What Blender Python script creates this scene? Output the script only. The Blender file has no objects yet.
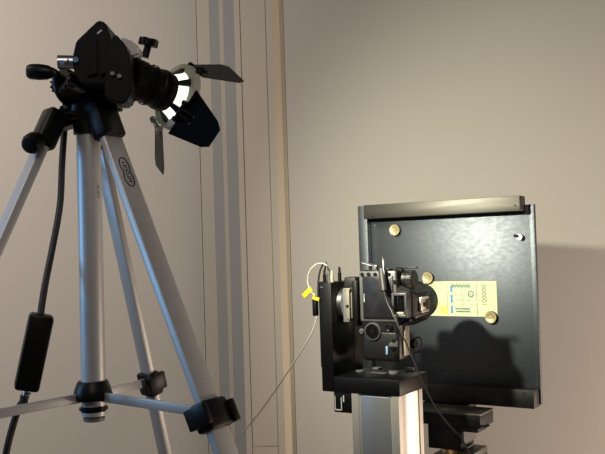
import bpy, bmesh, math, random
from mathutils import Vector, Matrix
random.seed(4)
H = 1.25                                   # eye height of the photographer's camera
D = bpy.data; SC = bpy.context.scene; COL = SC.collection
PI = math.pi

# ------------------------------------------------------------------ camera
F = 831.0; PITCH = math.radians(1.6); ROLL = math.radians(1.8)
fw = Vector((0, math.cos(PITCH), math.sin(PITCH))); r0 = Vector((1, 0, 0)); u0 = r0.cross(fw)
rt = r0*math.cos(ROLL) - u0*math.sin(ROLL); up = rt.cross(fw)
cd = D.cameras.new('camera'); cam = D.objects.new('camera', cd); COL.objects.link(cam)
cd.sensor_width = 36; cd.lens = 36*F/605; cd.clip_start = .02
m = Matrix((rt, up, -fw)).transposed().to_4x4(); m.translation = (0, 0, H); cam.matrix_world = m
SC.camera = cam

# ------------------------------------------------------------------ world, lights, exposure
w = D.worlds.new('world'); SC.world = w; w.use_nodes = True
w.node_tree.nodes['Background'].inputs[0].default_value = (.95, .95, 1, 1)
w.node_tree.nodes['Background'].inputs[1].default_value = .035
vs = SC.view_settings; vs.view_transform = 'Standard'; vs.look = 'None'; vs.exposure = -0.13; vs.gamma = 1; vs.use_curve_mapping = False

def at(px, py, Y):                         # a place seen at a pixel, at distance Y
    v = fw + rt*((px-302.5)/F) + up*((227-py)/F)
    return v*(Y/v.y) + Vector((0, 0, H))

def area(name, loc, aim, size, sy, power, col):
    l = D.lights.new(name, 'AREA'); l.shape = 'RECTANGLE'; l.size = size; l.size_y = sy; l.energy = power; l.color = col
    o = D.objects.new(name, l); COL.objects.link(o); o.location = loc
    o.rotation_euler = (Vector(aim)-Vector(loc)).to_track_quat('-Z', 'Y').to_euler(); return o
area('left_wall_wash', (-1.2, .80, 2.2), (-1.35, 2.0, 1.3), .7, .7, 15.5, (1, .855, .74)).data.spread = math.radians(140)  # unseen warm light, added to wash the left wall
area('front_fill_light', (.15, -.9, 2.7), (-.3, 2.0, 1.3), 1.0, 1.0, 12, (1, .87, .77))  # unseen warm fill added behind the camera for walls and legs
area('room_light', (1.6, 1.36, .60), (.8, 2.0, .9), .5, .5, 17, (1, .77, .60))
area('cool_left_fill', (-1.3, .80, 1.38), (-.6, .40, 1.30), .5, .4, 6, (.25, .58, 1)).data.spread = math.radians(104)  # unseen blue light added at left for the tripod's cool edges

# lamp frame: ring centre and axis
RC = at(178, 97, 1.03); BS = at(117, 72, .972)
LA = (RC-BS).normalized(); LW = LA.cross(Vector((0, 0, 1))).normalized(); LU = LW.cross(LA).normalized()
sp = D.lights.new('lamp_beam', 'SPOT'); sp.energy = 37; sp.color = (1, .95, .72); sp.spot_size = math.radians(97); sp.spot_blend = 1.0; sp.shadow_soft_size = .012
so = D.objects.new('lamp_beam', sp); COL.objects.link(so); so.location = RC - LA*.004
so.rotation_euler = LA.to_track_quat('-Z', 'Y').to_euler()

# ------------------------------------------------------------------ materials
def mat(name, col, rough=.5, metal=0, spec=.5, noise=0, nscale=40, stretch=(1, 1, 1), bump=0, emit=None, es=0, col2=None, trans=0, rvar=0, coat=0):
    m = D.materials.new(name); m.use_nodes = True; nt = m.node_tree; b = nt.nodes['Principled BSDF']
    b.inputs['Base Color'].default_value = (*col, 1); b.inputs['Roughness'].default_value = rough
    b.inputs['Metallic'].default_value = metal; b.inputs['Specular IOR Level'].default_value = spec
    b.inputs['Transmission Weight'].default_value = trans; b.inputs['Coat Weight'].default_value = coat
    tc = nt.nodes.new('ShaderNodeTexCoord'); mp = nt.nodes.new('ShaderNodeMapping'); mp.inputs['Scale'].default_value = stretch
    nt.links.new(tc.outputs['Object'], mp.inputs[0]); n = nt.nodes.new('ShaderNodeTexNoise'); n.inputs['Scale'].default_value = nscale; n.inputs['Detail'].default_value = 5
    nt.links.new(mp.outputs[0], n.inputs['Vector'])
    c2 = col2 if col2 else tuple(c*(1-noise) for c in col)
    mx = nt.nodes.new('ShaderNodeMix'); mx.data_type = 'RGBA'; mx.inputs[6].default_value = (*col, 1); mx.inputs[7].default_value = (*c2, 1)
    nt.links.new(n.outputs['Fac'], mx.inputs[0]); nt.links.new(mx.outputs[2], b.inputs['Base Color'])
    if rvar:
        mr = nt.nodes.new('ShaderNodeMapRange'); mr.inputs[1].default_value = .3; mr.inputs[2].default_value = .7
        mr.inputs[3].default_value = rough-rvar; mr.inputs[4].default_value = rough+rvar
        nt.links.new(n.outputs['Fac'], mr.inputs[0]); nt.links.new(mr.outputs[0], b.inputs['Roughness'])
    if bump:
        bp = nt.nodes.new('ShaderNodeBump'); bp.inputs['Strength'].default_value = bump; bp.inputs['Distance'].default_value = .001
        nt.links.new(n.outputs['Fac'], bp.inputs['Height']); nt.links.new(bp.outputs[0], b.inputs['Normal'])
    if emit:
        b.inputs['Emission Color'].default_value = (*emit, 1); b.inputs['Emission Strength'].default_value = es
    return m
M_wall = mat('painted_wall', (.528, .52, .488), .75, noise=.05, nscale=3, bump=.15, spec=.25)
M_wall2 = mat('painted_panel', (.53, .51, .45), .6, noise=.04, nscale=5, spec=.3)
M_floor = mat('vinyl_floor', (.22, .21, .2), .5, noise=.3, nscale=60)
M_black = mat('black_plastic', (.004, .004, .004), .40, spec=.28, noise=.2, bump=.1, nscale=300)
M_blackm = mat('black_anodised', (.004, .004, .004), .42, metal=0, spec=.3, noise=.3, nscale=200)
M_alu = mat('satin_aluminium', (.54, .55, .56), .46, metal=.4, noise=.08, nscale=120, stretch=(1, 1, .03))
M_alu2 = mat('extruded_aluminium', (.82, .79, .74), .36, metal=.6, noise=.08, nscale=150, stretch=(1, 1, .02))
M_steel = mat('zinc_steel', (.6, .62, .65), .3, metal=1, noise=.15)
M_grey = mat('grey_plastic', (.16, .16, .165), .5, noise=.1)
M_door = mat('grey_painted_sheet', (.055, .053, .05), .55, noise=.15)
M_doorb = mat('black_painted_sheet', (.003, .003, .003), .7, spec=.1)
M_plate = mat('black_anodised_plate', (.155, .175, .20), .50, metal=1, noise=.35, nscale=200, stretch=(.5, .5, 1), rvar=.03, bump=.06)
M_rail = mat('brushed_black_rail', (.17, .165, .15), .5, metal=1, noise=.4, nscale=60, stretch=(.1, .1, 1), rvar=.08)
M_body = mat('camera_body', (.010, .010, .010), .40, noise=.25, nscale=500, bump=.25)
M_rub = mat('rubber', (.010, .010, .010), .6)
M_lcd = mat('lcd_glass', (.007, .007, .010), .34, spec=.35, noise=.5, nscale=60, rvar=.06, col2=(.02, .02, .022))
M_silv = mat('silver_highlight_trim', (.17, .17, .17), .35, metal=.4, noise=.3)  # lighter silver-grey puts the camera back's pale highlights into the colour
M_tan = mat('beige_plastic', (.42, .37, .28), .5, noise=.2)
M_white = mat('white_print', (.8, .8, .78), .5)
M_yel = mat('yellow_tag', (.62, .52, .02), .5)
M_wcable = mat('white_cable', (.42, .41, .35), .5)
M_dcable = mat('dark_cable', (.018, .018, .018), .5)
M_brass = mat('brass', (.85, .55, .25), .3, metal=1)
M_gold = mat('gold_magnet_face', (.75, .66, .38), .4, metal=.5, noise=.5, nscale=250, col2=(.30, .25, .12))
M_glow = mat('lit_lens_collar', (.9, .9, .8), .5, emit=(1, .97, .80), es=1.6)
M_cream = mat('pale_ring_coating', (.55, .56, .46), .45, noise=.2)
M_glass = mat('lens_glass', (.9, .9, .9), .05, trans=.9)
M_paper = mat('note_paper', (.64, .71, .38), .7, noise=.2, nscale=60, col2=(.76, .82, .56))
M_pgreen = mat('note_green', (.52, .68, .42), .7, noise=.3, nscale=120, col2=(.72, .80, .58))
M_blue = mat('note_blue', (.10, .33, .62), .6, noise=.2)
M_ink = mat('note_ink', (.16, .24, .20), .6)
M_inky = mat('note_yellow', (.80, .78, .18), .6)
M_logo = mat('printed_ink', (.02, .02, .02), .5)
M_blue2 = mat('blue_indicator', (.25, .45, .65), .3)
M_hole = mat('recess_black', (.002, .002, .002), .8, spec=.1)

# ------------------------------------------------------------------ builder
I4 = Matrix.Identity(4)
class B:
    def __init__(s, M=I4): s.bm = bmesh.new(); s.M = M
    def _add(s, t, M=None):
        t.transform(s.M @ (M or I4)); me = D.meshes.new('t'); t.to_mesh(me); t.free(); s.bm.from_mesh(me); D.meshes.remove(me); return s
    def box(s, a, b, bev=0, seg=2, M=None):
        t = bmesh.new(); bmesh.ops.create_cube(t, size=1)
        c = [(p+q)/2 for p, q in zip(a, b)]; d = [abs(q-p) for p, q in zip(a, b)]
        for v in t.verts: v.co = Vector((c[i]+v.co[i]*d[i] for i in range(3)))
        if bev: bmesh.ops.bevel(t, geom=t.edges[:], offset=min(bev, min(d)*.45), segments=seg, affect='EDGES', profile=.5)
        return s._add(t, M)
    def cyl(s, p, q, r, r2=None, seg=24, bev=0):
        p = Vector(p); q = Vector(q); r2 = r if r2 is None else r2
        t = bmesh.new(); bmesh.ops.create_cone(t, cap_ends=True, segments=seg, radius1=r, radius2=r2, depth=(q-p).length)
        if bev: bmesh.ops.bevel(t, geom=[e for e in t.edges if len(e.link_faces) == 2 and any(len(f.verts) > 4 for f in e.link_faces)], offset=bev, segments=2, affect='EDGES')
        M = (q-p).to_track_quat('Z', 'Y').to_matrix().to_4x4(); M.translation = (p+q)/2
        return s._add(t, M)
    def lathe(s, p, ax, prof, seg=40):            # profile (distance along axis, radius)
        t = bmesh.new(); M = Vector(ax).to_track_quat('Z', 'Y').to_matrix().to_4x4(); M.translation = Vector(p)
        rings = [[t.verts.new((r*math.cos(2*PI*k/seg), r*math.sin(2*PI*k/seg), h)) for k in range(seg)] for h, r in prof]
        for a, b in zip(rings, rings[1:]):
            for k in range(seg): t.faces.new((a[k], a[(k+1) % seg], b[(k+1) % seg], b[k]))
        if prof[0] != prof[-1]:
            if prof[0][1] > 0: t.faces.new(rings[0][::-1])
            if prof[-1][1] > 0: t.faces.new(rings[-1])
        bmesh.ops.remove_doubles(t, verts=t.verts[:], dist=1e-6); bmesh.ops.recalc_face_normals(t, faces=t.faces[:])
        return s._add(t, M)
    def prism(s, pts, vec, bev=0):                # 3-D polygon swept along vec
        t = bmesh.new(); vec = Vector(vec)
        a = [t.verts.new(Vector(p)) for p in pts]; b = [t.verts.new(Vector(p)+vec) for p in pts]
        t.faces.new(a); t.faces.new(b[::-1])
        for i in range(len(a)): t.faces.new((a[i], b[i], b[(i+1) % len(a)], a[(i+1) % len(a)]))
        bmesh.ops.recalc_face_normals(t, faces=t.faces[:])
        if bev: bmesh.ops.bevel(t, geom=t.edges[:], offset=bev, segments=2, affect='EDGES')
        return s._add(t)
    def hull(s, pts, bev=0):
        t = bmesh.new()
        for p in pts: t.verts.new(p)
        r = bmesh.ops.convex_hull(t, input=t.verts[:])
        bmesh.ops.dissolve_limit(t, angle_limit=.02, verts=t.verts[:], edges=t.edges[:])
        if bev: bmesh.ops.bevel(t, geom=t.edges[:], offset=bev, segments=3, affect='EDGES')
        return s._add(t)
    def bar(s, p, q, w, th, side):                # rectangular tube p->q; w measured along side, th across
        p = Vector(p); q = Vector(q); z = (q-p).normalized(); x = (Vector(side)-z*Vector(side).dot(z)).normalized(); y = z.cross(x)
        M = Matrix((x, y, z)).transposed().to_4x4(); M.translation = p
        return s.box((-w/2, -th/2, 0), (w/2, th/2, (q-p).length), min(w, th)*.18, M=M)
    def tube(s, pts, r, seg=10, smooth=6):
        pts = [Vector(p) for p in pts]
        if smooth > 1 and len(pts) > 2:
            out = []; e = [pts[0]*2-pts[1]]+pts+[pts[-1]*2-pts[-2]]
            for i in range(1, len(e)-2):
                for k in range(smooth):
                    t = k/smooth; a, b, c, d = e[i-1:i+3]
                    out.append(.5*((2*b)+(c-a)*t+(2*a-5*b+4*c-d)*t*t+(3*b-a-3*c+d)*t**3))
            pts = out+[pts[-1]]
        t = bmesh.new(); rings = []; n = Vector((0, 1, 0))
        for i, p in enumerate(pts):
            d = (pts[min(i+1, len(pts)-1)]-pts[max(i-1, 0)]).normalized(); n = (n-d*n.dot(d)).normalized(); c = d.cross(n)
            rings.append([t.verts.new(p+(n*math.cos(2*PI*k/seg)+c*math.sin(2*PI*k/seg))*r) for k in range(seg)])
        for a, b in zip(rings, rings[1:]):
            for k in range(seg): t.faces.new((a[k], a[(k+1) % seg], b[(k+1) % seg], b[k]))
        t.faces.new(rings[0][::-1]); t.faces.new(rings[-1]); bmesh.ops.recalc_face_normals(t, faces=t.faces[:])
        return s._add(t)
    def text(s, string, size, M, depth=.0002):
        c = D.curves.new('t', 'FONT'); c.body = string; c.size = size; c.extrude = depth; c.align_x = 'CENTER'; c.align_y = 'CENTER'; c.resolution_u = 3
        o = D.objects.new('t', c); COL.objects.link(o); bpy.context.view_layer.update()
        me = D.meshes.new_from_object(o); D.objects.remove(o); t = bmesh.new(); t.from_mesh(me); D.meshes.remove(me); D.curves.remove(c)
        return s._add(t, M)
ORG = {}
def obj(name, b, m, parent=None, org=None, sharp=35):
    bm = b.bm; vs_ = [v.co for v in bm.verts]
    lo = Vector((min(v[i] for v in vs_) for i in range(3))); hi = Vector((max(v[i] for v in vs_) for i in range(3)))
    o3 = Vector(org) if org is not None else (lo+hi)/2
    bmesh.ops.translate(bm, verts=bm.verts, vec=-o3)
    for e in bm.edges: e.smooth = not (len(e.link_faces) == 2 and e.calc_face_angle(0) > math.radians(sharp))
    for f in bm.faces: f.smooth = True
    me = D.meshes.new(name); bm.to_mesh(me); bm.free(); me.materials.append(m)
    o = D.objects.new(name, me); COL.objects.link(o); ORG[o.name] = o3
    if parent: o.parent = parent; o.location = o3-ORG[parent.name]
    else: o.location = o3
    return o
def thing(name, label, cat, loc, group=None):
    o = D.objects.new(name, None); COL.objects.link(o); o.location = loc; ORG[o.name] = Vector(loc); o.empty_display_size = .05
    return tag(o, label, cat, group)
def tag(o, label, cat, group=None):
    o['label'] = label; o['category'] = cat
    if group: o['group'] = group
    return o
def struct(name, b, m, parent=None):
    o = obj(name, b, m, parent)
    if not parent: o['kind'] = 'structure'
    return o

# rig frame (copy stand, camera, copy board are squared to each other): d to the right, n away, z up (0 = eye height)
YAW = math.radians(-32.9); ED = Vector((math.cos(YAW), math.sin(YAW), 0)); EN = Vector((-math.sin(YAW), math.cos(YAW), 0))
MR = Matrix((ED, EN, (0, 0, 1))).transposed().to_4x4(); MR.translation = (.14, 1.27, H)
def R(d, n, z): return MR @ Vector((d, n, z))

# ------------------------------------------------------------------ setting
YW = 1.95
b = B(); b.box((-3.2, -1.6, -.05), (3.2, 2.6, 0)); struct('floor', b, M_floor)
TOP = 3.0
def X(px, Y): return at(px, 20, Y).x
b = B(); b.box((X(283.6, YW), YW, 0), (3.2, YW+.12, TOP)); struct('wall_right', b, M_wall)
YL = 2.0
b = B(); b.box((-3.2, YL, 0), (X(196, YL), YL+.1, TOP)); struct('wall_left', b, M_wall)
def strip(name, prof, m, z0=0, z1=TOP, parent=None):         # plan profile extruded upwards, 40 mm deep behind
    pts = [Vector((x, y, z0)) for x, y in prof]+[Vector((prof[-1][0], 2.12, z0)), Vector((prof[0][0], 2.12, z0))]
    b = B(); b.prism(pts, (0, 0, z1-z0)); return struct(name, b, m, parent)
def pf(*q): return [(X(px, Y), Y) for px, Y in q]
M_strip = mat('cool_tinted_bevel', (.33, .345, .35), .55, noise=.05, nscale=5)  # bluish grey puts cool light from the left into the bevel colour
strip('trim_1', pf((196.6, 1.996), (209, 1.992)), M_wall2)
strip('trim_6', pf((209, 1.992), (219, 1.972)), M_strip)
strip('trim_7', pf((219, 1.972), (223, 1.971)), M_wall2)
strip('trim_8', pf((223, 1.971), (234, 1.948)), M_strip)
strip('trim_9', pf((234, 1.948), (239.6, 1.947)), M_wall2)
strip('trim_2', pf((240.6, 1.948), (265, 1.946)), M_wall2, z0=H-.452)
strip('trim_3', pf((240.6, 1.948), (265, 1.946)), M_wall2, z1=H-.4545)
strip('trim_4', pf((240, 1.9495), (266, 1.9490)), M_wall2)
strip('trim_5', pf((265.8, 1.947), (272.4, 1.946)), M_wall2)
strip('trim_10', pf((272.4, 1.946), (283.2, 1.958)), mat('lamp_tinted_edge', (.62, .55, .43), .6, noise=.05, nscale=5))  # tan puts the lamp's warm light on this face into its colour

# ------------------------------------------------------------------ tripod
t = thing('tripod', 'silver aluminium tripod with black head and crank handle, standing at left', 'tripod', (-.27, 1.05, 0))
ctop = at(88, 106, 1.05); cbot = at(94, 415, 1.05)
cdir = (cbot-ctop).normalized()
b = B(); b.cyl(ctop+cdir*.03, cbot, .0152, seg=32); col = obj('centre_column', b, M_alu, t)
b = B(); b.cyl(at(93.6, 405.5, 1.05), at(93.8, 411, 1.05), .0178, bev=.002); b.cyl(at(93.6, 405.5, 1.05)+Vector((.012, -.012, -.002)), at(93.6, 405.5, 1.05)+Vector((.016, -.016, -.002)), .003); obj('column_stop_ring', b, M_black, t)
b = B(); b.cyl(cbot-Vector((0, 0, .002)), cbot-Vector((0, 0, .007)), .0135, bev=.001); obj('column_end_cap', b, M_grey, t)
b = B(); b.lathe(at(93, 398, 1.05), (0, 0, 1), [(-.001, .0235), (.004, .0245), (.012, .0225), (.020, .0195), (.022, .018), (.022, .014), (-.001, .014), (-.001, .0235)])
hub = obj('spreader_hub', b, M_black, t)
# collar under head
b = B(); b.lathe(at(88.5, 135, 1.05), (0, 0, 1), [(0, .0165), (.001, .0185), (.018, .0190), (.022, .024), (.05, .026), (.055, .02), (.055, .0), ], 32)
obj('column_collar', b, M_black, t)
LEG = [  # top, joint, outward azimuth for the section, width
    (at(107, 128, 1.03), at(212, 415, .94), -34, .030, .011),
    (at(45, 138, 1.02), None, 222.8, .025, .011),
    (at(98, 138, 1.08), at(150, 383, 1.18), 48, .021, .010)]
e_b = (at(0, 240, .98)-LEG[1][0]); jb = LEG[1][0]+e_b*((.1456+.18)/.1223)
LEG[1] = (LEG[1][0], jb)+LEG[1][2:]
for i, (p, j, az, wd, th) in enumerate(LEG):
    d = (j-p)/abs((j-p).z); foot = p+d*(p.z-.012); o2 = Vector((math.cos(math.radians(az)), math.sin(math.radians(az)), 0)); side = o2.cross(Vector((0, 0, 1)))
    b = B(); b.bar(p, p+d*.62, wd, th, side)
    lg = obj('leg', b, M_alu, t)
    b = B(); b.bar(p+d*.60, foot, wd*.78, th*.8, side); obj('lower_leg', b, M_alu, lg)
    b = B(); b.bar(p+d*.585, p+d*.645, wd*1.4, th*2.4, side); obj('leg_lock', b, M_black, lg)
    b = B(); b.lathe(foot-Vector((0, 0, .012)), (0, 0, 1), [(0, .014), (.004, .017), (.02, .013), (.03, .010)], 20); obj('rubber_foot', b, M_rub, lg)
    # shoulder socket
    k = (p-d*.034); b = B(); b.bar(p+d*(.014 if i != 1 else .012), k, wd*1.22, th*2.3, side)
    obj('leg_shoulder', b, M_black, t)
    # spreader arm
    hc = at(93, 396, 1.05); o3 = (Vector((j.x, j.y, 0))-Vector((hc.x, hc.y, 0))).normalized()
    b = B(); b.bar(hc+o3*.016, j+Vector((0, 0, .002))-o3*.006, .0115, .0045, Vector((0, 0, 1))); obj('spreader_arm', b, M_alu, t)
    zz = d.normalized()
    b = B(); b.bar(j-zz*.017, j+zz*.017, wd*1.35, th*2.3, side)
    b.bar(j-zz*.014+side*wd*.75, j+zz*.010+side*wd*.75, .008, th*2.9, side)
    b.bar(j-zz*.013-side*wd*.72+o2*.006, j+zz*.013-side*wd*.72+o2*.006, .010, .022, side)
    b.cyl(j-side*(wd*.8), j+side*(wd*.8), .0085, seg=16)
    lc = obj('spreader_clamp', b, M_black, t)
# logo on front right leg: two overlapping lobes with lettering
p, j, az, wd, th = LEG[0]; d = (j-p).normalized(); o2 = Vector((math.cos(math.radians(az)), math.sin(math.radians(az)), 0)); side = Vector((0, 0, 1)).cross(o2)
side = (side-d*side.dot(d)).normalized(); nrm = side.cross(d); nrm = nrm if nrm.dot(o2) > 0 else -nrm
ML = Matrix((d, side*(1 if d.cross(side).dot(nrm) > 0 else -1), nrm)).transposed().to_4x4(); ML.translation = p+d*.066+nrm*(th/2+.0002)
b = B(); pts = []
for k in range(49):
    a = 2*PI*k/48; rr = .0125*math.sqrt(abs(math.cos(a))**2*1+.22+.0)*1.0
    pts.append((1.45*rr*math.cos(a), .98*rr*math.sin(a)*(1.0 if abs(math.cos(a)) > .25 else .95), 0))
b.tube([ML @ Vector(q) for q in pts], .00085, 6, 1)
b.text('LEXUM', .0092, ML)
obj('brand_emblem', b, M_logo, t)
ML2 = Matrix(((0, 0, -1), (1, 0, 0), (0, -1, 0))).transposed().to_4x4(); ML2.translation = at(98.5, 191, 1.05-.0095)
b = B(); b.text('-=- =-=', .006, Matrix.Translation(at(98.4, 191, 1.05-.0085)) @ Matrix.Rotation(math.radians(32), 4, 'Z') @ Matrix.Rotation(PI/2, 4, 'X') @ Matrix.Rotation(-PI/2, 4, 'Z')); obj('column_print', b, M_logo, t)
# pan head
b = B()
b.prism([at(x, y, 1.03) for x, y in ((62, 88), (68, 76), (80, 70), (100, 70), (112, 78), (116, 100), (118, 108), (102, 106), (92, 110), (80, 112), (68, 108), (60, 100))], (0, .035, 0), .002)
b.prism([at(x, y, 1.031) for x, y in ((76, 84), (98, 80), (118, 82), (122, 92), (121, 102), (116, 106), (98, 103), (78, 102))], (0, .012, 0), .0015)
b.cyl(at(75, 110, 1.05), at(76, 95, 1.05), .016); b.cyl(at(112, 103, 1.03), at(118, 103, 1.03), .006)
head = obj('pan_head', b, M_black, t)
b = B(); b.cyl(at(60, 80, 1.005), at(78, 90, 1.03), .0165, .0175, bev=.002)
for k in range(14):
    a = 2*PI*k/14; ax = (at(78, 90, 1.03)-at(60, 80, 1.005)).normalized(); s1 = ax.cross(Vector((0, 0, 1))).normalized(); s2 = ax.cross(s1)
    c = at(60, 80, 1.005)+(s1*math.cos(a)+s2*math.sin(a))*.0160; b.cyl(c, c+ax*.010, .0016, seg=6)
obj('tilt_lock_knob', b, M_black, t)
b = B(); b.tube([at(50, 71, 1.0), at(56, 75, 1.0), at(57, 84, 1.005), at(60, 94, 1.01), at(66, 101, 1.03), at(72, 104, 1.04)], .0055, 12, 5)
crank = obj('crank_arm', b, M_black, t)
b = B(); b.lathe(at(27, 71.5, 1.0), at(52, 72.5, 1.0)-at(27, 71.5, 1.0), [(0, .005), (.001, .0075), (.004, .0092), (.015, .0098), (.025, .0088), (.030, .0065), (.031, .004)], 24); obj('crank_grip', b, M_black, crank)
b = B(); b.lathe(at(29, 146, .985), at(48, 132, 1.03)-at(29, 146, .985), [(0, .006), (.001, .010), (.006, .0125), (.016, .0125), (.02, .009), (.05, .006)], 24); obj('column_lock_knob', b, M_black, t)
b = B()
b.prism([at(x, y, 1.04) for x, y in ((57, 107), (66, 103), (112, 104), (117, 118), (112, 128), (100, 122), (76, 123), (60, 128), (50, 131))], (0, .03, 0), .003)
for k in range(4): b.box((-.012, -.004, -.0012), (.012, .004, .0012), .0008, M=Matrix.Translation(at(73+k*1.0, 104+k*5, 1.035)))
obj('leg_crown', b, M_black, t)

# ------------------------------------------------------------------ lamp on the tripod
ML = Matrix((LA, LW, LU)).transposed().to_4x4(); ML.translation = RC
t = thing('spotlight', 'lit black spotlight with barn doors mounted on top of the tripod', 'lamp', tuple(at(95, 75, 1.04)))
def lam(a, r, th): return ML @ Vector((a, r*math.cos(th), r*math.sin(th)))
b = B()
b.prism([at(x, y, 0.975) for x, y in ((76, 41), (98, 20), (105, 22), (110.5, 36), (112, 54), (112, 84), (82, 84), (74, 74), (72, 58))], (0, .055, 0), .0015)
b.prism([at(x, y, 0.97) for x, y in ((84, 44), (95, 34), (97, 40), (97, 74), (88, 76), (84, 66))], (0, .008, 0), .001)
b.prism([at(x, y, 0.97) for x, y in ((99, 38), (104, 36), (107, 44), (107, 72), (100, 76))], (0, .008, 0), .001)
obj('housing_bracket', b, M_blackm, t)
b = B(); b.box((-.0035, -.001, -.001), (.0035, .001, .001), .0006, M=Matrix.Translation(at(99.7, 32, .9745)) @ Matrix.Rotation(-.7, 4, 'Y')); obj('bracket_slot', b, M_white, t)
b = B()
b.prism([at(x, y, .948) for x, y in ((107, 44), (115, 33), (124, 43), (130, 56), (132, 90), (126, 103), (117, 104), (104, 96))], (0, .034, 0), .002)
obj('lamp_back', b, M_blackm, t)
b = B(); prof = [(-.072, .017), (-.0715, .0232), (-.070, .0232), (-.069, .0247), (-.055, .0247), (-.054, .0236), (-.034, .0236), (-.033, .0245), (-.030, .0245), (-.029, .0235), (-.0225, .0235), (-.025, .0245), (-.022, .0245), (-.021, .0235), (-.016, .0235), (-.016, .020), (-.0715, .015)]
b.lathe(RC, LA, prof, 48)
barrel = obj('barrel', b, M_black, t)
for a0 in (-.045, -.028):
    b = B(); b.lathe(RC, LA, [(a0, .0246), (a0, .0254), (a0+.003, .0254), (a0+.003, .0246), (a0, .0246)], 48); obj('barrel_ring', b, M_black, barrel)
b = B(); b.lathe(RC, LA, [(-.016, .0205), (-.012, .0225), (-.005, .031), (-.004, .031), (-.010, .020), (-.016, .0205)], 40); obj('lens_collar', b, M_glow, t)
b = B(); b.lathe(RC, LA, [(-.019, .0001), (-.0185, .019), (-.015, .0205), (-.0125, .012), (-.0115, .0001)], 32); obj('lens', b, M_glass, t)
b = B(); b.lathe(RC, LA, [(-.006, .031), (-.006, .041), (.002, .0425), (.004, .0415), (.004, .0325), (-.002, .031), (-.006, .031)], 48)
ring = obj('door_ring', b, M_cream, t)
for k, th in enumerate((20, 75, 130, 200, 255, 310)):
    a = math.radians(th); b = B(); b.hull([lam(x, r, a+s) for x, r in ((-.020, .022), (-.016, .025), (-.006, .036), (-.004, .030)) for s in (-.14, .14)], .0006); obj('ring_clip', b, M_black, t)
def door(th, phi, length, w0, w1, m, nm='barn_door', rad=.040, fo=.005):
    th = math.radians(th); phi = math.radians(phi)
    Rr = LW*math.cos(th)+LU*math.sin(th); T = -LW*math.sin(th)+LU*math.cos(th); o = RC+Rr*rad+LA*fo; Dv = LA*math.cos(phi)+Rr*math.sin(phi); N = T.cross(Dv)
    cut = .16
    pts = [o-T*w0/2, o-T*(w0+(w1-w0)*(1-cut))/2+Dv*length*(1-cut), o-T*(w1/2-abs(w1)*.12)+Dv*length, o+T*(w1/2-abs(w1)*.12)+Dv*length, o+T*(w0+(w1-w0)*(1-cut))/2+Dv*length*(1-cut), o+T*w0/2]
    b = B(); b.prism(pts, N*.0012); dd = obj(nm, b, m, t)
    b = B(); b.cyl(o-T*.012-LA*.003, o+T*.012-LA*.003, .0026, seg=12); b.cyl(o-T*.004-LA*.004, o-T*.004+Dv*.012, .0022, seg=8); b.cyl(o+T*.004-LA*.004, o+T*.004+Dv*.012, .0022, seg=8)
    b.cyl(o-T*.014-LA*.003, o-T*.010-LA*.003, .0042, seg=12); b.cyl(o+T*.010-LA*.003, o+T*.014-LA*.003, .0042, seg=12)
    obj('hinge', b, M_steel if th > 3.5 else M_black, dd)
    b = B()
    for s in (-.005, .005): b.cyl(o+T*s+Dv*.016-N*.001, o+T*s+Dv*.016+N*.0022, .0011, seg=8)
    obj('rivets', b, M_steel, dd)
door(55, 18, .056, .038, .062, M_door)
door(-42, 52, .052, .066, .034, M_doorb, rad=.0415, fo=-.010)
door(235, 60, .066, .024, .034, M_door, rad=.0425, fo=-.006)
# silver bulb cap and clamp knob on top of barrel
b = B(); b.prism([at(x, y, .975) for x, y in ((118, 37), (128, 38), (138, 45), (141, 54), (132, 58), (121, 50))], (0, .022, 0), .003); obj('silver_cover', b, mat('brushed_cover', (.62, .62, .60), .4, metal=.3), t)
b = B(); kc = at(148, 46, 1.0); b.cyl(kc+Vector((-.004, 0, -.014)), kc, .0045, seg=12)
kd = Vector((.25, -.1, 1)).normalized(); b.cyl(kc, kc+kd*.009, .0085, seg=16, bev=.001)
for k in range(5):
    a = 2*PI*k/5; s1 = kd.cross(Vector((0, 1, 0))).normalized(); s2 = kd.cross(s1); q = kc+(s1*math.cos(a)+s2*math.sin(a))*.0085; b.cyl(q, q+kd*.009, .0038, seg=10)
obj('clamp_knob', b, M_black, t)
b = B(); b.cyl(at(57.5, 62, .985), at(78, 62.3, .99), .0082, seg=20, bev=.0006); tb = obj('silver_spigot', b, M_steel, t)
b = B(); b.cyl(at(62, 62.5, .979), at(62, 62.5, .975), .003, seg=12); b.cyl(at(68, 60, .980), at(68, 60, .976), .0014, seg=8); b.cyl(at(75.5, 59.5, .976), at(75.5, 59.5, .969), .0034, seg=12); obj('spigot_screws', b, M_blue2, tb)
for q in ((120, 76.5, .947), (113, 74, .947)):
    b = B(); b.cyl(at(*q), at(*q)-Vector((0, .004, 0)), .0024 if q[0] > 110 else .0014, seg=12); obj('screw', b, M_steel, t)

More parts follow.
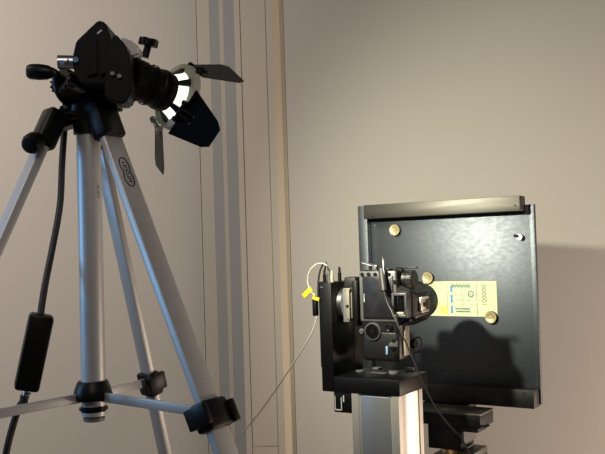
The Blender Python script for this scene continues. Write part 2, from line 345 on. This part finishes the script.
# power cable with inline box
t = thing('power_cable', 'thick black lamp cable with rectangular inline box hanging beside tripod', 'cable', tuple(at(35, 352, 1.0)))
b = B(); b.tube([at(66, 112, 1.085), at(64, 135, 1.085), at(62, 165, 1.08), at(60, 205, 1.07), at(52, 250, 1.05), at(45, 285, 1.02), at(40, 318, 1.0)], .0042); obj('upper_cord', b, M_rub, t)
pA = at(42, 314, 1.0); pB = at(26, 390, 1.0); ax = (pB-pA).normalized()
b = B(); b.bar(pA, pB, .029, .024, Vector((.94, .34, 0))); bx = obj('inline_box', b, M_black, t)
b = B(); b.cyl(pB, pB+ax*.008, .0025, seg=10); b.cyl(pB+ax*.004+Vector((-.003, 0, 0)), pB+ax*.006+Vector((.007, 0, .001)), .0018, seg=8); obj('cord_pin', b, M_steel, t)
b = B(); b.cyl(pB+ax*.007, pB+ax*.02, .0055, .0045, seg=14); b.tube([pB+ax*.012, at(18, 410, 1.0), at(9, 440, 1.0), at(3, 470, 1.0), at(-10, 540, .98), Vector((-.42, .93, .5)), Vector((-.45, .9, .1)), Vector((-.5, .85, .006)), Vector((-.8, .7, .006))], .0042); obj('lower_cord', b, M_rub, t)

# ------------------------------------------------------------------ camera stand (profile column, block, upright, rotary mount)
t = thing('camera_stand', 'aluminium profile column with black block and upright carrying the camera', 'stand', tuple(MR @ Vector((-.045, .05, -H))))
zt = -.2276; zb = -H+.02
def prof_face(x0, x1):   # plan outline of one grooved side, from x0 to x1, depth grows inwards
    L_ = x1-x0; return [(x0, 0), (x0+.012, 0), *[(x0+.0125+(L_-.025)*k/10, .0015+.0085*math.sin(PI*k/10)) for k in range(11)], (x1-.012, 0), (x1, 0)]
W0, W1, N1 = -.0854, -.003, .086
out = [(x, .001+y) for x, y in prof_face(W0, W1)]+[(W1-y, .001+(x-W0)*(N1-.001)/(W1-W0)) for x, y in prof_face(W0, W1)]+[(x, N1-y) for x, y in reversed(prof_face(W0, W1))]+[(W0+y, .001+(x-W0)*(N1-.001)/(W1-W0)) for x, y in reversed(prof_face(W0, W1))]
cl = []
for q in out:
    if not cl or (abs(q[0]-cl[-1][0])+abs(q[1]-cl[-1][1])) > 1e-5: cl.append(q)
if abs(cl[0][0]-cl[-1][0])+abs(cl[0][1]-cl[-1][1]) < 1e-5: cl.pop()
b = B(MR); b.prism([(x, y, zb) for x, y in cl], (0, 0, zt-zb)); obj('profile_column', b, M_alu2, t, sharp=20)
b = B(MR); b.box((W0+.0135, .0030, zb+.002), (W1-.0135, .0120, zt-.0005), .004, 3); obj('groove_cover', b, mat('grey_anodised_cover', (.50, .51, .52), .34, metal=.75, noise=.1, nscale=150, stretch=(1, 1, .02)), t)
b = B(MR); b.box((-.16, -.07, -H), (.08, .16, zb), .003); obj('base_plate', b, M_blackm, t)
b = B(MR); b.box((-.1380, 0, zt), (0, .103, -.2030), .0012); blk = obj('top_block', b, M_blackm, t)
for d, n, r, h in ((-.0382, .0578, .0085, .005), (-.030, .100, .008, .005), (-.1001, .0572, .0075, .003), (-.088, .095, .0085, .003)):
    b = B(MR); b.cyl((d, n, -.203), (d, n, -.203+h), r, seg=24, bev=.0008); obj('cap_screw', b, M_grey, t)
b = B(MR); b.box((-.078, .050, -.203), (-.050, .085, -.2015), .0005); obj('scuffed_pad', b, mat('scuffed_pad', (.12, .11, .09), .5, noise=.7, nscale=90), t)
b = B(MR); b.box((-.1382, -.0008, zt), (-.1158, .096, -.0530), .0012); b.box((-.1158, .068, -.203), (-.1148, .095, -.06)); upz = obj('upright', b, M_blackm, t)
b = B(MR); b.box((-.1425, .004, -.19), (-.1382, .05, -.052), .001); obj('side_rail', b, M_blackm, t)
b = B(MR); b.cyl((-.1330, -.001, -.0605), (-.1330, -.0028, -.0605), .0016, seg=12); obj('screw', b, M_steel, t)
b = B(MR)
b.cyl((-.1158, .040, -.088), (-.108, .040, -.088), .026, seg=40, bev=.001); st = obj('rotary_stage', b, M_steel, t)
b = B(MR); b.box((-.108, .022, -.118), (-.0965, .062, -.064), .001); obj('clamp_body', b, M_grey, t)
b = B(MR); b.box((-.0975, .026, -.112), (-.0935, .060, -.066), .0006); b.box((-.1045, .0205, -.0665), (-.0935, .050, -.0635), .0006); b.box((-.1005, .0205, -.1125), (-.0950, .0225, -.066), .0004); obj('clamp_jaw', b, mat('clamp_jaw_metal', (.24, .22, .18), .45), t)
b = B(MR); b.box((-.0935, .028, -.125), (-.0852, .062, -.052), .001); obj('camera_plate', b, M_blackm, t)
b = B(MR); b.cyl((-.0985, .0205, -.092), (-.0985, .0185, -.092), .0022, seg=12); obj('clamp_screw', b, M_black, t)
b = B(MR); b.box((-.110, .030, -.062), (-.088, .058, -.046), .003); obj('clamp_lever', b, M_rub, t)
b = B(MR); b.box((-.1185, .002, -.2598), (-.0870, .012, zt), .0008); br = obj('limit_switch', b, M_blackm, t)
b = B(MR)
for a0, a1 in (((-.1165, -.2565), (-.1155, -.234)), ((-.1165, -.2565), (-.104, -.2550)), ((-.1052, -.2565), (-.104, -.236)), ((-.1012, -.2425), (-.0995, -.2325))): b.box((a0[0], .0012, a0[1]), (a1[0], .002, a1[1]))
obj('white_marking', b, M_white, br)
# connectors on top of the upright
for k, (d, n, h, m_) in enumerate(((-.1335, .010, .020, M_black), (-.1270, .012, .022, M_steel), (-.1205, .012, .020, M_tan), (-.1170, .030, .024, M_black))):
    b = B(MR); b.cyl((d, n, -.0530), (d, n, -.0530+h*.6), .0030, seg=14); b.cyl((d, n, -.0530+h*.6), (d, n, -.0530+h), .0022, .0018, seg=12); obj('connector', b, m_, t)

# ------------------------------------------------------------------ DSLR
t = thing('dslr_camera', 'black digital camera with battery grip turned on its side above the black block', 'camera', tuple(R(-.05, .06, -.185)))
b = B(MR)
b.box((-.0850, .036, -.1400), (-.0150, .076, -.0350), .007, 3)
b.box((-.0850, .036, -.1810), (-.0170, .074, -.1300), .007, 3)
b.box((-.0800, .060, -.1800), (-.0200, .100, -.150), .010, 3)
body = obj('body', b, M_body, t)
# raised rear cover round the screen
b = B(MR); b.box((-.0835, .0335, -.1180), (-.0165, .040, -.0365), .003, 3); cov = obj('rear_cover', b, M_silv, t)
b = B(MR); b.box((-.0765, .0312, -.1130), (-.0215, .0350, -.0450), .002, 2); lf = obj('screen_frame', b, M_body, t)
b = B(MR); b.box((-.0730, .0306, -.1100), (-.0245, .0316, -.0480), .0004); obj('screen', b, M_lcd, t)
b = B(MR); b.box((-.0738, .0306, -.086), (-.0728, .0316, -.073), .0003); obj('screen_print', b, M_white, lf)
for d, z in ((-.0765, -.0420), (-.0650, -.0420), (-.0530, -.0420), (-.0290, -.0420), (-.0185, -.0545)):
    b = B(MR); b.cyl((d, .0345, z), (d, .0310, z), .0031, seg=16, bev=.0006); obj('button', b, M_black, t)
b = B(MR); b.lathe((-.0616, .037, -.1335), (0, -1, 0), [(0, .0145), (.003, .0145), (.0045, .0135), (.0045, .0100), (.0030, .0095), (.0030, .0055), (.0042, .0050), (.0042, .0001)], 36); dl = obj('control_dial', b, M_silv, t)
b = B(MR); b.lathe((-.0616, .0325, -.1335), (0, -1, 0), [(0, .0125), (.0004, .0120), (.0004, .0108), (0, .0103)], 36); obj('dial_rim', b, M_black, dl)
b = B(MR); b.cyl((-.0616, .0328, -.1335), (-.0616, .0318, -.1335), .0034, seg=16); obj('set_button', b, M_black, dl)
b = B(MR); b.lathe((-.0320, .037, -.1270), (0, -1, 0), [(0, .0062), (.003, .0060), (.0038, .005), (.0030, .0036), (.0042, .0030), (.0042, .0001)], 24); obj('joystick', b, M_black, t)
b = B(MR); b.cyl((-.0815, .037, -.1330), (-.0815, .0325, -.1330), .0042, seg=14, bev=.0008); b.box((-.0835, .0325, -.138), (-.079, .037, -.132), .001); obj('power_switch', b, M_silv, t)
for d, z, r in ((-.0245, -.1480, .0034), (-.0270, -.1590, .0038), (-.0215, -.1690, .0034), (-.0255, -.1755, .0028)):
    b = B(MR); b.cyl((d, .037, z), (d, .0335, z), r, seg=14, bev=.0006); obj('grip_button', b, M_black, t)
b = B(MR); b.box((-.0395, .0345, -.169), (-.0360, .0365, -.156), .0005); obj('blue_switch', b, M_blue2, t)
b = B(MR); b.hull([(-.034, .037, -.150), (-.018, .037, -.146), (-.018, .037, -.158), (-.036, .037, -.158), (-.032, .033, -.152), (-.02, .033, -.149), (-.02, .033, -.156), (-.034, .033, -.156)], .0008); obj('grip_rest', b, M_silv, t)
MR2 = MR @ Matrix.Translation((-.003, 0, -.0045))
# viewfinder hump
b = B(MR2)
b.hull([(-.020, .036, -.122), (-.020, .036, -.052), (.0095, .036, -.110), (.0095, .036, -.064), (.0160, .052, -.104), (.0160, .052, -.070), (.0180, .090, -.100), (.0180, .090, -.074), (-.020, .100, -.125), (-.020, .100, -.050), (.0100, .108, -.112), (.0100, .108, -.062)], .0035)
hp = obj('viewfinder_hump', b, M_body, t)
b = B(MR2)                                   # eyecup: square ring
for a0, a1 in (((-.0160, -.1050), (-.0112, -.0660)), ((.0058, -.1050), (.0106, -.0660)), ((-.0160, -.1050), (.0106, -.0995)), ((-.0160, -.0715), (.0106, -.0660))):
    b.box((a0[0], .0185, a0[1]), (a1[0], .0370, a1[1]), .0022, 2)
ey = obj('eyecup', b, mat('eyecup_rubber', (.05, .05, .05), .45), t)
b = B(MR2); b.box((-.0115, .0240, -.1000), (.0062, .0280, -.0710), .0005); obj('eyepiece_window', b, mat('eyepiece_glass', (.004, .004, .004), .05), ey)
b = B(MR2); b.box((-.0095, .0205, -.1000), (.0040, .0240, -.0960), .001); obj('eyepiece_lip', b, M_tan, ey)
b = B(MR2); b.box((.0160, .052, -.099), (.0192, .078, -.075), .0006)
for z0 in (-.099, -.078): b.box((.0190, .052, z0), (.0210, .078, z0+.003), .0005)
hs = obj('hot_shoe', b, mat('hot_shoe_plate', (.75, .70, .58), .35, metal=.6), t)
b = B(MR2); b.cyl((.0190, .064, -.087), (.0200, .064, -.087), .0042, seg=16); b.box((.0190, .070, -.095), (.0198, .076, -.079)); obj('shoe_contact', b, M_black, hs)
b = B(MR); b.lathe((-.016, .060, -.0510), (1, 0, 0), [(0,   .0140), (.004, .0142), (.006, .0132), (.018, .0132), (.0195, .012), (.0195, .0001)], 32)
for k in range(24):
    a = 2*PI*k/24; c = Vector((.001, .060+.0132*math.cos(a), -.0510+.0132*math.sin(a))); b.cyl(c, c+Vector((.0015, 0, 0)), .0009, seg=6)
    b.cyl(c-Vector((.009, 0, 0)), c+Vector((.0008, 0, 0)), .0007, seg=6)
md = obj('mode_dial', b, M_body, t)
b = B(MR); b.box((-.0165, .050, -.1720), (-.0120, .066, -.1250), .0012); obj('top_display', b, M_tan, t)
b = B(MR); b.cyl((-.016, .078, -.156), (-.007, .078, -.156), .0075, seg=20, bev=.001); b.tube([(-.014, .080, -.150), (-.004, .085, -.146), (-.002, .088, -.156), (-.004, .086, -.168), (-.012, .082, -.170)], .0012, 8, 4); obj('shutter_dial', b, M_black, t)
# lens
b = B(MR2); b.lathe((-.0255, .074, -.087), (0, 1, 0), [(0, .031), (.010, .0325), (.011, .0335), (.024, .0335), (.025, .0322), (.030, .0322), (.031, .0335), (.052, .0335), (.054, .031), (.074, .030), (.075, .029), (.079, .029), (.079, .026), (.066, .024), (.066, .0001)], 56)
ln = obj('lens', b, M_body, t)
b = B(MR2)
for k in range(48):
    a = 2*PI*k/48; c = Vector((-.0225+.0335*math.cos(a), .1075, -.087+.0335*math.sin(a))); b.cyl(c, c+Vector((0, .018, 0)), .0009, seg=5)
obj('focus_ring_ribs', b, M_rub, ln)
b = B(MR2); b.lathe((-.0225, .0985, -.087), (0, 1, 0), [(0, .0337), (.0004, .0341), (.0024, .0341), (.0028, .0337)], 48); obj('lens_band', b, mat('olive_band', (.22, .19, .10), .35, metal=.5), ln)
# port covers (opened) and lugs on top end
b = B(MR); b.hull([(-.0805, .036, -.0228), (-.079, .038, -.0262), (-.0560, .040, -.0300), (-.0555, .046, -.0270), (-.0790, .044, -.0222)], .0006); b.box((-.062, .040, -.036), (-.054, .046, -.0275), .0008); obj('port_cover', b, M_silv, t)
b = B(MR); b.box((-.050, .044, -.036), (-.0300, .052, -.0335), .0008); b.box((-.0250, .050, -.0340), (.0120, .056, -.0315), .0008); b.box((-.022, .050, -.038), (-.014, .056, -.033)); obj('strap_lug', b, M_black, t)

# cable release cable
t = thing('camera_cable', 'thin dark cable plugged into the camera hanging down past the black block', 'cable', tuple(R(.03, -.004, -.2)))
b = B(MR); b.tube([(-.0372, .030, -.012), (-.0365, .030, -.020), (-.0340, .026, -.034), (-.0320, .024, -.044)], .0016, 8, 3); obj('silver_pin', b, M_steel, t)
b = B(MR); b.cyl((-.0385, .029, -.0340), (-.0300, .018, -.0680), .0062, .0048, seg=14, bev=.0008); obj('plug', b, mat('plug_rubber', (.03, .03, .03), .5), t)
b = B(MR); b.tube([(-.0305, .018, -.0670), (-.0190, .006, -.085), (-.0010, -.002, -.112), (.0190, -.005, -.152), (.0430, -.006, -.205), (.0640, -.006, -.2420), (.0875, -.004, -.2695), (.098, 0, -.282), (.115, 0, -.33), (.13, 0, -.5), (.14, 0, -.9), (.16, 0, -1.2), (.2, -.02, -1.2475), (.35, -.05, -1.2475)], .0015, 8, 6); obj('cord', b, M_dcable, t)

# white signal cable with yellow tag
t = thing('signal_cable', 'thin pale cable with yellow tags looping off the black upright', 'cable', tuple(R(-.147, -.003, -.08)))
def pn(px, py, n): # rig-plane position seen at a pixel
    v = fw+rt*((px-302.5)/F)+up*((227-py)/F); o = MR.translation-Vector((0, 0, H)); k = (n+o.dot(EN))/v.dot(EN); p = v*k-o; return Vector((p.dot(ED), n, p.z))
lp = [(327, 266), (323, 263.5), (317, 264), (311, 269), (308, 276), (308, 284), (311, 291), (315, 296)]
b = B(MR); b.tube([(-.127, .012, -.034)]+[pn(x, y, -.002) for x, y in lp], .0012, 8, 4); obj('cable_loop', b, M_wcable, t)
b = B(MR); b.tube([(-.1335, .010, -.036), pn(326, 263, .004), pn(321, 268, .002), pn(318.5, 280, .001), pn(318, 298, .002)], .0016, 8, 5); obj('black_lead', b, M_rub, t)
b = B(MR); b.bar(pn(303.5, 296.5, -.003), pn(311.5, 288.5, -.003), .0085, .0024, Vector((1, 0, 1))); obj('yellow_tag', b, M_yel, t)
b = B(MR); b.bar(pn(313.5, 298, -.003), pn(319.5, 299.5, -.003), .0052, .003, Vector((0, 0, 1))); b.bar(pn(314.5, 294, -.004), pn(313, 299, -.004), .003, .002, Vector((1, 0, 0))); obj('yellow_boot', b, M_yel, t)
b = B(MR); b.box((-.1505, -.004, -.1070), (-.1428, .004, -.0800), .0012); obj('plug', b, M_black, t)
b = B(MR); dn = [(317, 315), (313, 330), (302, 350), (285, 376), (265, 405), (246, 429), (234, 441), (200, 470)]
b.tube([pn(x, y, -.001-.004*i) for i, (x, y) in enumerate(dn)]+[Vector((-.45, -.05, -.7)), Vector((-.5, -.05, -1.2)), Vector((-.56, -.05, -1.2475)), Vector((-.7, -.1, -1.2475))], .0013, 8, 6); obj('hanging_cord', b, M_wcable, t)

# ------------------------------------------------------------------ copy board
t = thing('copy_board', 'square black metal copy board with rails along its top and bottom', 'board', tuple(R(-.045, .305, -.2845)))
b = B(MR); b.box((-.2010, .300, -.2820), (.1228, .310, .0680), .0006); obj('plate', b, M_plate, t)
b = B(MR); b.box((-.2215, .286, -.2860), (-.2015, .310, .0830), .0008); obj('side_rail', b, M_plate, t)
b = B(MR); b.box((.1135, .2992, -.2500), (.1232, .3002, .0682), .0003); obj('edge_strip', b, M_plate, t)
b = B(MR); b.box((-.2000, .270, .0565), (.1080, .300, .0830), .0008)
tr = obj('top_rail', b, M_rail, t)
b = B(MR); b.box((-.2000, .270, -.2845), (.1197, .300, -.2530), .0008); brl = obj('bottom_rail', b, mat('shaded_rail', (.07, .07, .07), .5, metal=1, noise=.3, nscale=60), t)  # darker copy of the rail finish, with the shadow put into its colour
for d, z, par in ((-.180, .0610, tr), (.1000, .0660, tr), (.1020, -.2590, brl)):
    b = B(MR); b.cyl((d, .2704, z), (d, .2694, z), .0014, seg=12); obj('screw_hole', b, M_hole, par)
b = B(MR); b.cyl((-.1915, .2999, .0440), (-.1915, .2985, .0440), .0016, seg=10); obj('pin', b, M_steel, t)
b = B(MR); b.cyl((.0981, .2999, .0112), (.0981, .2900, .0112), .0050, seg=20, bev=.0008); b.cyl((.0960, .2900, .0125), (.0900, .2850, .0145), .0026, seg=10); obj('thumb_screw', b, M_steel, t)

for (d, z), lab in (((-.1465, .0333), 'gold disc magnet alone near upper left corner of the black board'), ((-.0873+.006, -.0590), 'gold disc magnet at the upper left corner of the banknote'), ((.0393, -.1308), 'gold disc magnet at the lower right corner of the banknote')):
    tm = thing('magnet', lab, 'magnet', tuple(R(d, .2985, z)), 'disc magnets on the copy board')
    b = B(MR); b.cyl((d, .2985, z), (d, .2930, z), .0112, seg=28, bev=.0008); obj('rim', b, M_black, tm)
    b = B(MR); b.lathe((d, .2931, z), (0, -1, 0), [(0, .0108), (.0006, .0106), (.0006, .0060), (.0002, .0054), (.0002, .0030), (.0008, .0026), (.0008, .0001)], 28); obj('face', b, M_gold, tm)

# banknote
t = thing('banknote', 'pale yellow-green banknote held by magnets on the black board', 'banknote', tuple(R(-.02, .2995, -.0985)))
NT, NB, NL, NR = -.0662, -.1305, -.0930, .0500
b = B(MR); b.box((NL, .2992, NB), (NR, .2998, NT)); pp = obj('paper', b, M_paper, t)
b = B(MR); b.box((-.0440, .29905, NB+.003), (.0120, .2993, NT-.004)); obj('green_field', b, M_pgreen, t)
b = B(MR)
for z0, z1 in ((-.0860, -.0745), (-.1060, -.0910), (-.1250, -.1110)): b.box((-.0385, .2989, z0), (-.0345, .2992, z1))
obj('blue_bars', b, M_blue, t)
b = B(MR)
def ln_(d0, z0, d1, z1, wd=.0007): b.box((min(d0, d1)-wd/2, .29885, min(z0, z1)-wd/2), (max(d0, d1)+wd/2, .29915, max(z0, z1)+wd/2))
ln_(-.0450, NB+.003, -.0450, NT-.003); ln_(.0125, NB+.003, .0125, NT-.003); ln_(-.0160, -.112, -.0160, -.074)
for z in (-.0775, -.0925, -.1085): ln_(-.0450, z, .0125, z, .0003)
ln_(-.092, -.0790, -.048, -.0790, .0004); ln_(-.092, -.1170, -.048, -.1170, .0004)
for k in range(7): ln_(-.090+.004*k, -.0755, -.0882+.004*k, -.0745, .0006)
pts = [((-.036+.036*k/40), .2988, -.0745+.0028*math.sin(k*1.25)*(1 if k % 5 else .3)) for k in range(41)]
b.tube(pts, .0008, 5, 2)
cc = [(.0010+.0045*math.cos(2*PI*k/16)*(1+.15*(k % 2)), .2988, -.0895+.0048*math.sin(2*PI*k/16)*(1+.15*(k % 2))) for k in range(17)]; b.tube(cc, .0011, 5, 1)
b.tube([(.001, .2988, -.0875), (.001, .2988, -.0915)], .0006, 5, 1)
pts = [((-.030+.028*k/30), .2988, -.1165+.0018*math.sin(k*1.7)) for k in range(31)]; b.tube(pts, .0007, 5, 2)
pts = [((-.029+.028*k/30), .2988, -.1215+.0014*math.sin(k*2.1)) for k in range(31)]; b.tube(pts, .0007, 5, 2)
for k in range(6): ln_(-.028+.005*k, -.1010, -.0245+.005*k, -.1002, .0004)
TX = Matrix.Translation((.0270, .2988, -.0920)) @ Matrix.Rotation(PI/2, 4, 'X') @ Matrix.Rotation(PI/2, 4, 'Z')
b.text('100000', .0135, TX, .0001)
obj('printed_ink', b, M_ink, t)
b = B(MR); b.hull([(-.066+.005*math.cos(a), y, -.109+.006*math.sin(a)) for a in [2*PI*k/10 for k in range(10)] for y in (.2988, .2992)]); b.box((-.060, .2989, -.1270), (-.046, .2992, -.1120)); obj('yellow_patch', b, M_inky, t)

# ------------------------------------------------------------------ stage below the board
t = thing('positioning_stage', 'black positioning stage on a post directly below the copy board', 'stage', tuple(MR @ Vector((-.02, .24, -H))))
b = B(MR); b.box((-.120, .200, -.3110), (.0488, .262, -.2900), .0008); sl = obj('slide_rail', b, M_blackm, t)
b = B(MR); b.box((-.120, .1985, -.2900), (.0490, .264, -.2865), .0006); obj('top_plate', b, M_rail, t)
b = B(MR); b.box((-.030, .205, -.2865), (-.004, .222, -.2845), .0005); obj('carriage_plate', b, M_grey, t)
b = B(MR); b.box((-.09, .262, -.31), (.0, .31, -.2865), .001); obj('board_carrier', b, M_blackm, t)
b = B(MR); b.box((.010, .203, -.3190), (.0430, .24, -.311), .0008); b.cyl((.046, .202, -.3065), (.0600, .200, -.3055), .0022, seg=10); b.hull([(.056, .199, -.308), (.066, .199, -.3045), (.062, .199, -.3005), (.056, .201, -.303), (.066, .202, -.3045)], .0003); obj('lock_lever', b, M_black, t)
b = B(MR); b.box((-.050, .204, -.3530), (.0115, .262, -.3110), .001); obj('stage_block', b, M_blackm, t)
b = B(MR); b.box((.0112, .206, -.3420), (.0135, .262, -.3125)); b.box((.0150, .206, -.3420), (.0158, .262, -.3125)); obj('side_plate', b, M_grey, t)
b = B(MR); b.lathe((-.018, .2040, -.331), (0, -1, 0), [(0, .017), (.0012, .017), (.0012, .0145), (.0004, .0140), (.0004, .0001)], 32); obj('face_dial', b, M_black, t)
b = B(MR); b.cyl((-.0100, .226, -.3640), (-.0100, .226, -.3530), .022, seg=36, bev=.001); obj('brass_ring', b, M_brass, t)
b = B(MR); b.box((-.045, .195, -.386), (.036, .262, -.3640), .001); obj('lower_block', b, M_blackm, t)
b = B(MR); b.box((.012, .195, -.3640), (.036, .262, -.3530), .0008); obj('lower_plate', b, M_rail, t)
b = B(MR); b.cyl((-.010, .228, -H+.02), (-.010, .228, -.386), .02, seg=32); obj('post', b, M_alu, t)
b = B(MR); b.box((-.10, .17, -H), (.09, .32, -H+.02), .003); obj('base_plate', b, M_blackm, t)
